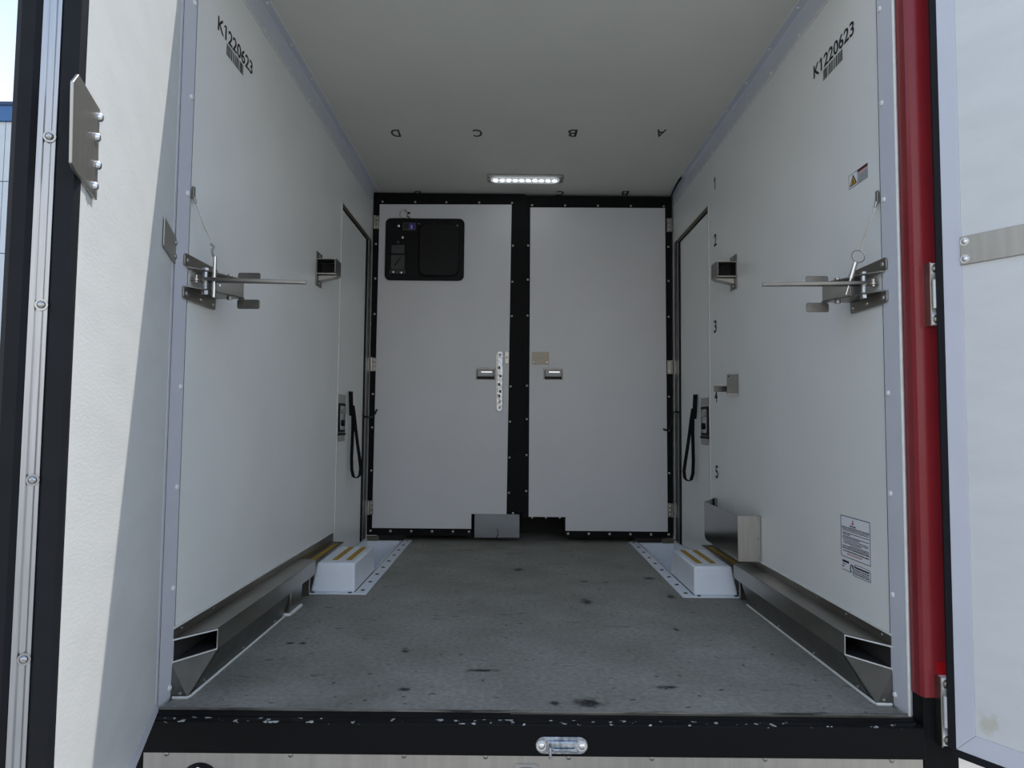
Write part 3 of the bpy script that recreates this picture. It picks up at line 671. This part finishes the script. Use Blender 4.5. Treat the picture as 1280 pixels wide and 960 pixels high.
# ------------------------------------------------------------------ white moulded housings with step wells
def housing(sx, label):
    root = empty('wheel_housing', (sx*.85, 1.45, 0)); tag(root, label, 'housing', 'white moulded housings')
    def P(a, y, z): return V((sx*a, y, z))
    # flange plate on the floor (ring: near strip, inner strip)
    b = MB(); b.prism([P(.700, 1.214, .001), P(.962, 1.214, .001), P(.962, 1.245, .001), P(.756, 1.245, .001), P(.756, 2.63, .001), P(.700, 2.63, .001)], (0, 0, .006)); fl = b.build('flange', WBOX, root, bev=.002)
    b = MB()
    lo = [P(.7565, 1.240, .004), P(.955, 1.240, .004), P(.955, 1.700, .004), P(.7565, 1.700, .004)]
    hi = [P(.766, 1.270, .130), P(.937, 1.270, .130), P(.937, 1.690, .130), P(.766, 1.690, .130)]
    b.hull(lo+hi, [(0, 3, 2, 1), (4, 5, 6, 7), (0, 1, 5, 4), (1, 2, 6, 5), (2, 3, 7, 6), (3, 0, 4, 7)])
    b.build('box_cover', WBOX, root, bev=.010)
    # step well behind the box
    b = MB(); b.box(sx*.7655, sx*.985, 2.60, 2.625, -.20, .003); b.build('well_far_wall', WBOX, root)
    b = MB(); b.box(sx*.7655, sx*.985, 1.702, 2.60, -.205, -.20); b.build('well_floor', WBOX, root)
    b = MB(); b.box(sx*.7655, sx*.775, 1.702, 2.5995, -.1995, .0005); b.build('well_side', WBOX, root)
    b = MB(); b.box(sx*.775, sx*.985, 1.702, 1.708, -.1995, .0005); b.build('well_near_wall', WBOX, root)
    b = MB(); b.box(sx*.915, sx*.992, 2.597, 2.632, .0035, .030); b.build('threshold_block', TREAD, root, bev=.002)
    for a in (.794, .857): MB().box(sx*(a), sx*(a+.026), 1.33, 1.66, .1302, .1318).build('grip_tape', YEL, root)
    MB().box(sx*.986, sx*.998, 1.702, 2.625, -.20, .02).build('well_outer_side', WBOX, root)
    for k in range(9): screw(P(.728, 1.275+.165*k, .007), (0, 0, 1), fl, .010, .004, GREYP, 'bolt')
    for a in (.775, .94): screw(P(a, 1.228, .007), (0, 0, 1), fl, .010, .004, GREYP, 'bolt')
def tread_plate(sx, label):
    root = empty('tread_plate', (sx*.97, 1.5, .133)); tag(root, label, 'tread plate', 'tread plates')
    MB().box(sx*.9385, sx*.9985, 1.212, 1.775, .1335, .1375).build('plate', TREAD, root)
    MB().box(sx*.994, sx*.9985, 1.212, 1.775, .138, .184).build('wall_flange', STEELD, root)
    MB().box(sx*.994, sx*.9985, 1.212, 1.775, .1845, .190).build('sealant_bead', SEALANT, root)
    MB().box(sx*.950, sx*.973, 1.28, 1.70, .1377, .139).build('grip_tape', YEL, root)
    for y in (1.30, 1.52, 1.74): screw((sx*.9938, y, .165), (-sx, 0, 0), root, .005, .003, STEELD)
tread_plate(-1, 'dark tread plate with one yellow tape beside the left wheel housing')
tread_plate(1, 'dark tread plate with one yellow tape under the guard box')
housing(-1, 'white moulded wheel housing with yellow grip tapes beside the left side rail')
housing(1, 'white moulded wheel housing with yellow grip tapes beside the guard box')

# ------------------------------------------------------------------ guard box on the right wall
root = empty('guard_box', (.95, 1.3, .19)); tag(root, 'polished stainless guard box on the right wall above the side rail', 'guard')
b = MB(); b.prism([(.900, 1.0755, .190), (.900, 1.0755, .381), (.900, 1.585, .384), (.900, 1.580, .214), (.900, 1.555, .200)], (.003, 0, 0)); b.build('inner_panel', STEELP, root, bev=.0008)
MB().box(.900, .996, 1.072, 1.0752, .189, .381).build('front_plate', STEELB, root, bev=.0008)
MB().box(.9905, .9985, 1.0755, 1.10, .189, .381).build('wall_flange', STEELD, root)
b = MB(); b.prism([(.9035, 1.585, .30), (.985, 1.70, .30), (.985, 1.70, .39), (.9035, 1.585, .384)], (0, .003, 0)); b.build('end_return', STEELP, root)
MB().box(.9835, .9985, 1.690, 1.72, .30, .39).build('end_flange', STEELP, root)
for z in (.205, .285, .368):
    screw((.985, 1.072, z), (0, -1, 0), root, .005, .003, STEELD)
    screw((.9905, 1.088, z-.003), (-1, 0, 0), root, .005, .003, STEELD)

# ------------------------------------------------------------------ fold-out locking brackets near the opening
def lock_bracket(sx, label, dz):
    root = empty('locking_bracket', (sx*.98, .15, 1.11+dz)); tag(root, label, 'bracket', 'locking brackets')
    def P(d, y, z): return V((sx*(1-d), y, z+dz))
    def plate(name, pts, ext, m=STEELD, par=None, bev=.0012):
        b = MB(); b.prism([P(*p) for p in pts], V((ext[0]*-sx, ext[1], ext[2]))); return b.build(name, m, par or root, bev=bev)
    W0 = .0045
    uf = plate('upper_flange', [(W0, .045, 1.207), (W0, .045, 1.236), (W0, .052, 1.242), (W0, .255, 1.242), (W0, .262, 1.236), (W0, .262, 1.207)], (.005, 0, 0))
    lf = plate('lower_flange', [(W0, .045, 1.118), (W0, .052, 1.112), (W0, .250, 1.112), (W0, .256, 1.118), (W0, .256, 1.147), (W0, .045, 1.147)], (.005, 0, 0))
    for y in (.066, .24): screw(P(W0+.005, y, 1.224), (-sx, 0, 0), uf, .008, .004, STEEL, 'bolt')
    for y in (.066, .155, .24): screw(P(W0+.005, y, 1.128), (-sx, 0, 0), lf, .008, .004, STEEL, 'bolt')
    # horizontal webs
    plate('upper_web', [(W0, .06, 1.203), (.040, .10, 1.203), (.100, .235, 1.203), (.100, .255, 1.203), (W0, .255, 1.203)], (0, 0, .004))
    plate('lower_web', [(W0, .06, 1.147), (.040, .10, 1.147), (.100, .235, 1.147), (.100, .255, 1.147), (W0, .255, 1.147)], (0, 0, .004))
    # upright channel face between the webs
    plate('channel_face', [(.045, .175, 1.1515), (.098, .250, 1.1515), (.098, .250, 1.2025), (.045, .175, 1.2025)], (-.004, .002, 0))
    plate('rear_plate', [(.010, .252, 1.1515), (.094, .256, 1.1515), (.094, .256, 1.2025), (.010, .252, 1.2025)], (0, .004, 0))
    # pivot sleeve and bolts
    pv = MB().cyl(P(.036, .118, 1.152), P(.036, .118, 1.202), .0085, 14).build('pivot_sleeve', ZINC, root)
    MB().cyl(P(.036, .118, 1.172), P(.036, .118, 1.182), .0125, 14).build('pivot_collar', STEELD, pv)
    MB().cyl(P(.036, .118, 1.2075), P(.036, .118, 1.214), .010, 6).build('pivot_nut', ZINC, pv)
    MB().cyl(P(.036, .118, 1.136), P(.036, .118, 1.1465), .010, 6).build('pivot_nut', ZINC, pv)
    sn = MB().cyl(P(.014, .105, 1.168), P(.014, .105, 1.190), .007, 10).build('stop_nut', STEEL, root)
    MB().cyl(P(.014, .105, 1.174), P(.014, .105, 1.178), .013, 12).build('stop_washer', STEEL, sn)
    MB().cyl(P(.072, .205, 1.136), P(.072, .205, 1.1465), .0085, 6).build('hex_nut', STEELD, root)
    MB().cyl(P(.072, .205, 1.2075), P(.072, .205, 1.214), .0085, 6).build('hex_nut', STEEL, root)
    screw(P(.052, .182, 1.176), (-sx*.6, -.6, 0), root, .005, .003, CHROME)
    # long tapering tongue
    tg = plate('tongue', [(.020, .108, 1.175), (.050, .104, 1.175), (.318, .140, 1.175), (.324, .145, 1.175), (.321, .153, 1.175), (.090, .142, 1.175), (.020, .132, 1.175)], (0, 0, .010), STEELK)
    screw(P(.305, .1405, 1.1795), (-sx*.2, -.95, 0), tg, .003, .002, CHROME)
    # paddles facing the opening
    for z0, z1, zs, nm in ((1.206, 1.231, 1.203, 'upper_paddle'), (1.117, 1.1465, 1.147, 'lower_paddle')):
        o = rplate(MB(), P(.112, .252, (z0+z1)/2), X, Z, .035, (z1-z0)/2, .006, (0, .004, 0)).build(nm, STEELK, root, bev=.001)
    # cable and pin
    an = P(.006, .088, 1.432)
    ah = MB().obox(an+V((-sx*.001, 0, -.004)), Z*.018, Y*.006, X*.003).build('cable_anchor', STEELD, root, bev=.001)
    return root, P, an
root, P, an = lock_bracket(-1, 'stainless locking bracket on the left wall with upright pin on a cable', -.004)
MB().cyl(P(.062, .118, 1.128), P(.062, .118, 1.248), .0055, 12).build('lock_pin', CHROME, root)
b = MB(); top = P(.062, .118, 1.248)
b.tube([top+V((-.004, 0, 0)), top+V((-.010, .004, .012)), top+V((-.012, .006, .022)), top+V((-.008, .008, .032)), top+V((-.016, .006, .040))], .0035, 8); b.build('pin_hook', STEELD, root)
MB().tube([an+V((.004, 0, -.02)), an+V((.012, 0, -.045)), an+V((.030, .01, -.10)), top+V((-.018, .006, .055)), top+V((-.016, .006, .040))], .0016, 6).build('lanyard_cable', STEEL, root)
MB().tube([an+V((.004, 0, -.018)), an+V((.008, 0, -.034))], .004, 8).build('crimp_sleeve', STEEL, root)
root, P, an = lock_bracket(1, 'stainless locking bracket on the right wall with tilted pin and ring', .002)
p0, p1 = P(.080, .135, 1.150), P(.060, .115, 1.242)
MB().cyl(p0, p1, .0032, 10).build('lock_pin', CHROME, root)
MB().cyl(p0.lerp(p1, .50), p1, .0065, 12).build('pin_handle', CHROME, root)
b = MB(); rc = p1+V((.008, 0, .018))
b.tube([rc+V((math.cos(k*math.tau/20)*.019, math.sin(k*math.tau/20)*.004, math.sin(k*math.tau/20)*.019)) for k in range(20)], .0018, 6, True); b.build('pin_ring', STEEL, root)
MB().tube([an+V((-.004, 0, -.02)), an+V((-.010, 0, -.045)), an.lerp(rc, .6), rc+V((.008, 0, .018))], .0016, 6).build('lanyard_cable', STEEL, root)
MB().tube([an+V((-.004, 0, -.018)), an+V((-.008, 0, -.034))], .004, 8).build('crimp_sleeve', STEEL, root)

# ------------------------------------------------------------------ wall catches beyond the brackets
def wall_catch(sx, label):
    y0, y1 = 1.352, 1.440; dz = .004 if sx > 0 else 0
    root = empty('wall_catch', (sx*.95, 1.39, 1.41+dz)); tag(root, label, 'wall catch', 'wall catches')
    def bx(name, d0, d1, ya, yb, z0, z1, m=STEELD, par=None): return MB().box(sx*(1-d0), sx*(1-d1), ya, yb, z0+dz, z1+dz).build(name, m, par or root, bev=.001)
    wp = bx('wall_plate', .0015, .006, y0, y1, 1.412, 1.575, STEELK)
    for z in (1.560, 1.428): screw((sx*.994, (y0+y1)/2, z+dz), (-sx, 0, 0), wp, .008, .004, STEEL)
    bx('top_plate', .0065, .098, y0, y1, 1.535, 1.540, STEEL)
    bx('bottom_plate', .0065, .098, y0, y1, 1.464, 1.470, STEEL)
    bx('end_plate', .0915, .0975, y0-.012, y1, 1.4705, 1.5345, STEELK)
    bx('back_plate', .0065, .091, y1-.006, y1-.001, 1.4705, 1.5345, HOLE)
    b = MB(); b.prism([(sx*.9935, y0+.02, 1.434+dz), (sx*.9935, y0+.02, 1.4635+dz), (sx*.905, y0+.02, 1.4635+dz), (sx*.905, y0+.02, 1.455+dz)], (0, .05, 0)); b.build('gusset', STEEL, root, bev=.002)
wall_catch(-1, 'stainless wall catch beside the left side door'); wall_catch(1, 'stainless wall catch beside the right side door next to digit 2')
root = empty('striker_bracket', (.97, 1.36, .93)); tag(root, 'small stainless angle bracket beside the digit 4', 'bracket')
MB().box(.946, .9985, 1.350, 1.354, .915, 1.005).build('face_plate', STEELK, root, bev=.001)
MB().box(.9945, .9985, 1.3545, 1.40, .915, 1.005).build('wall_leg', STEEL, root)
MB().box(.946, .9985, 1.345, 1.3498, .908, .9145).build('lower_lip', STEELB, root)
MB().box(.906, .9455, 1.420, 1.425, .925, .953).build('tongue', STEELK, root, bev=.001)
MB().box(.915, .994, 1.4255, 1.43, .925, .953).build('tongue_arm', STEELD, root)
screw((.955, 1.350, .995), (0, -1, 0), root, .004, .003, BLACK)

# ------------------------------------------------------------------ printed marks and stickers
EPS = .0004
def id_mark(sx, label):
    u = Y if sx < 0 else -Y
    x = sx*(1-.0006); y0 = .222 if sx < 0 else .502
    c = V((x, .36, 1.97)); root = empty('identity_sticker', c); tag(root, label, 'sticker', 'identity number stickers')
    text_obj('number_text', 'K1220623', INK, (x, y0, 1.994), u, Z, .288, .047, root)
    for a, bz, c2, dz in ((.0545, 2.030, .0465, 2.024),):
        p, q = V((x, y0, 0))+u*a, V((x, y0, 0))+u*c2
        MB().prism([p+Z*2.041, p+Z*2.034, q+Z*2.028, q+Z*2.033], V((-sx*.0006, 0, 0))).build('numeral_flag', INK, root, smooth=0)
    random.seed(5); t = .292; k = 0
    while t < .428:
        wd = random.choice((.0028, .0042, .0065)); wd = min(wd, .430-t)
        MB().box(x, x-sx*.0006, t, t+wd, 1.951, 1.988).build('barcode_bar', INK, root, smooth=0)
        t += wd+random.choice((.0036, .005, .0065)); k += 1
id_mark(-1, 'black number K1220623 with barcode on the left wall'); id_mark(1, 'black number K1220623 with barcode on the right wall')
def ceil_letter(s, px, py, lab=None):
    q = hit(px, py, 2, H-.0005)
    o = text_obj('letter_mark', s, INK, (q.x+.024, q.y-.045, H-.0006), -X, Y, .048, .090)
    tag(o, lab, 'letter', 'ceiling letters')
for s, px in (('D', 494.5), ('C', 597), ('B', 715.5), ('A', 825.5)):
    ceil_letter(s, px, 166.5, 'black letter %s on the ceiling in the row before the lamp' % s)
for s, px in (('D', 522), ('C', 700), ('B', 781)):
    ceil_letter(s, px, 241.5, 'black letter %s on the ceiling close to the inner doors' % s)
for s, px, py in (('1', 893.5, 229), ('2', 894, 300), ('3', 894, 408), ('4', 895, 495), ('5', 896, 590)):
    q = hit(px, py, 0, .9994); wd = .030 if s == '1' else .050
    if s == '1':
        xx = .9994; yy, zz = q.y-.004, q.z-.033
        b = MB(); b.prism([(xx, yy+.005, zz), (xx, yy-.005, zz), (xx, yy-.005, zz+.066), (xx, yy+.003, zz+.066), (xx, yy+.020, zz+.054), (xx, yy+.020, zz+.044), (xx, yy+.005, zz+.053)], (-.0006, 0, 0)); o = b.build('digit_mark', INK, None, smooth=0, origin=(xx, yy, zz))
    else: o = text_obj('digit_mark', s, INK, (.9994, q.y+wd/2, q.z-.033), -Y, Z, wd, .066)
    tag(o, 'black digit %s on the right wall %s' % (s, {'1': 'above the side door corner', '2': 'above the wall catch', '3': 'midway below the wall catch', '4': 'beside the angle bracket', '5': 'above the guard box'}[s]), 'digit', 'wall digits')
# warning sticker
root = empty('warning_sticker', (.999, .205, 1.515)); tag(root, 'small warning sticker with orange triangle on the right wall', 'sticker')
xw = .9994
MB().box(xw, xw-.0005, .148, .264, 1.512, 1.556).build('sheet', WHITEST, root, smooth=0)
xw -= .0006
for a in ((.148, .264, 1.5547, 1.556), (.148, .264, 1.512, 1.5133), (.148, .1492, 1.5133, 1.5547), (.2628, .264, 1.5133, 1.5547), (.208, .2092, 1.5133, 1.5547)):
    MB().box(xw, xw-.0004, *a).build('border', INK, root, smooth=0)
MB().prism([(xw, .259, 1.518), (xw, .213, 1.518), (xw, .236, 1.551)], (-.0004, 0, 0)).build('triangle_border', INK, root, smooth=0)
MB().prism([(xw-.0005, .252, 1.521), (xw-.0005, .220, 1.521), (xw-.0005, .236, 1.544)], (-.0004, 0, 0)).build('triangle', ORANGE, root, smooth=0)
MB().prism([(xw-.001, .2395, 1.523), (xw-.001, .2325, 1.523), (xw-.001, .234, 1.537), (xw-.001, .238, 1.537)], (-.0004, 0, 0)).build('hazard_sign', INK, root, smooth=0)
MB().box(xw, xw-.0004, .1493, .2079, 1.546, 1.5546).build('header', mat('dark_red_ink', (.10, .012, .01), .6), root, smooth=0)
for k in range(5): MB().box(xw, xw-.0004, .152, .205, 1.5155+.006*k, 1.5195+.006*k).build('text_line', TEXTRED if k == 4 else TEXTINK, root, smooth=0)
# instruction sticker, main sheet and lower sheet
root = empty('instruction_sticker', (.999, .27, .345)); tag(root, 'tall white sticker of printed instructions on the right wall', 'sticker')
xw = .9994; ya, yb, za, zb = .178, .360, .352, .481
MB().box(xw, xw-.0005, ya, yb, za, zb).build('sheet', WHITEST, root, smooth=0); xw -= .0006
for a in ((ya, yb, zb-.0022, zb), (ya, yb, za, za+.0018), (ya, ya+.0025, za, zb), (yb-.0025, yb, za, zb), (ya+.003, yb-.003, za+.026, za+.0275)):
    MB().box(xw, xw-.0004, *a).build('border', INK, root, smooth=0)
for k, (z, h, i0, i1, m_) in enumerate(((.4595, .0045, .072, .085, INKR), (.4655, .006, .076, .081, INK), (.4500, .0055, .060, .096, TEXTINK), (.4440, .0035, .006, .176, TEXTINK), (.4395, .003, .006, .176, TEXTINK), (.4345, .003, .010, .172, TEXTINK),
        (.4275, .002, .012, .174, INK), (.4220, .0035, .012, .060, TEXTINK), (.4165, .002, .012, .174, INK), (.4110, .0035, .010, .120, TEXTINK), (.4060, .002, .012, .170, INK), (.4005, .003, .018, .170, TEXTINK), (.3950, .0035, .018, .130, TEXTINK),
        (.3900, .002, .060, .172, INK), (.3840, .004, .010, .174, TEXTINK), (.3790, .0030, .012, .174, TEXTINK), (.3690, .0045, .012, .172, TEXTINK), (.3610, .0045, .040, .130, TEXTRED))):
    MB().box(xw, xw-.0004, yb-i1, yb-i0, z, z+h).build('text_line', m_, root, smooth=0)
root = empty('emblem_sticker', (.999, .27, .30)); tag(root, 'low white sticker with arched emblem just below the printed instructions', 'sticker')
xw = .9994; za, zb = .302, .346
b = MB(); b.prism([(xw, yb, zb-.002), (xw, yb-.075, zb-.004), (xw, yb-.09, zb-.010), (xw, ya+.05, zb-.003), (xw, ya, zb-.006), (xw, ya, za+.004), (xw, ya+.006, za), (xw, yb-.075, za), (xw, yb, za+.003)], (-.0005, 0, 0)); b.build('sheet', WHITEST, root, smooth=0)
xw -= .0006
for (i0, i1, z, h, m_) in ((.008, .050, .334, .007, INK), (.008, .030, .326, .004, TEXTINK), (.004, .020, .319, .003, INK), (.004, .060, .309, .0025, TEXTINK), (.085, .172, .328, .005, INK), (.080, .172, .321, .004, TEXTINK), (.078, .172, .315, .0035, TEXTINK), (.078, .172, .309, .004, TEXTINK)):
    MB().box(xw, xw-.0004, yb-i1, yb-i0, z, z+h).build('text_line', m_, root, smooth=0)
b = MB(); b.tube([(xw-.0006, yb-.068-.008*math.cos(t*.4), .322+.012*math.sin(t*.4)) for t in range(12)], .0018, 5); b.build('emblem', INK, root)
b = MB(); b.tube([(xw-.0003, yb-.075, .306), (xw-.0003, yb-.078, .330), (xw-.0003, yb-.09, .338), (xw-.0003, yb-.12, .3395), (xw-.0003, ya+.006, .338), (xw-.0003, ya+.002, .332), (xw-.0003, ya+.002, .305), (xw-.0003, yb-.075, .304)], .0009, 4); b.build('border', INK, root)

# ------------------------------------------------------------------ ceiling lamp
lx0, lx1, ly0, ly1 = -.234, .247, 2.285, 2.425; lc = V(((lx0+lx1)/2, (ly0+ly1)/2, H-.0008))
root = empty('ceiling_lamp', lc); tag(root, 'long bright led strip lamp on the ceiling before the inner doors', 'ceiling lamp')
rplate(MB(), lc, X, Y, (lx1-lx0)/2, (ly1-ly0)/2, .02, (0, 0, -.006)).build('housing', STEEL, root, bev=.001)
ln = rplate(MB(), lc+V((0, 0, -.0065)), X, Y, .215, .050, .045, (0, 0, -.010)).build('lens', LENS, root, bev=.003)
for k in range(10):
    x = lc.x-.1845+.041*k
    MB().dome((x, lc.y-.004, lc.z-.0168), (0, 0, -1), .0125, .005, 10).build('led', LED, ln)
for sx in (-1, 1):
    for sy in (-1, 1): screw((lc.x+sx*.229, lc.y+sy*.03, lc.z-.0062), (0, 0, -1), root, .006, .003, BLACK)

# ------------------------------------------------------------------ yard: ground and a warehouse beyond
GZ = -.85
struct(MB().box(-60, 60, -60, 60, GZ-.1, GZ).build('ground', ASPH), 'grey asphalt yard')
root = empty('warehouse_building', (-24, 17, GZ)); tag(root, 'pale clad warehouse with a blue fascia band beyond the left door', 'building')
yw = 16.0; q0 = hit(5, 152, 1, yw); q1 = hit(5, 133, 1, yw)
for k in range(14):
    x0 = -40+k*2.2
    z = GZ
    for z0, z1 in ((GZ, q0.z-6.2), (q0.z-6.2, q0.z-3.55), (q0.z-3.55, q0.z-1.62), (q0.z-1.62, q0.z)):
        MB().box(x0+.01, x0+2.19, yw, yw+.12, z0+.012, z1-.012).build('wall_panel', CLAD, root)
MB().box(-40, -9.2, yw+.121, yw+8, GZ, q1.z-.1).build('building_core', GREYP, root)
MB().box(-40.1, -9.1, yw-.06, yw+8.1, q0.z+.001, q1.z).build('fascia', BLUE, root)
MB().box(-40.2, -9.0, yw-.10, yw+8.2, q1.z+.001, q1.z+.09).build('roof_edge', mat('dark_blue_edge', (.02, .05, .12), .5), root)
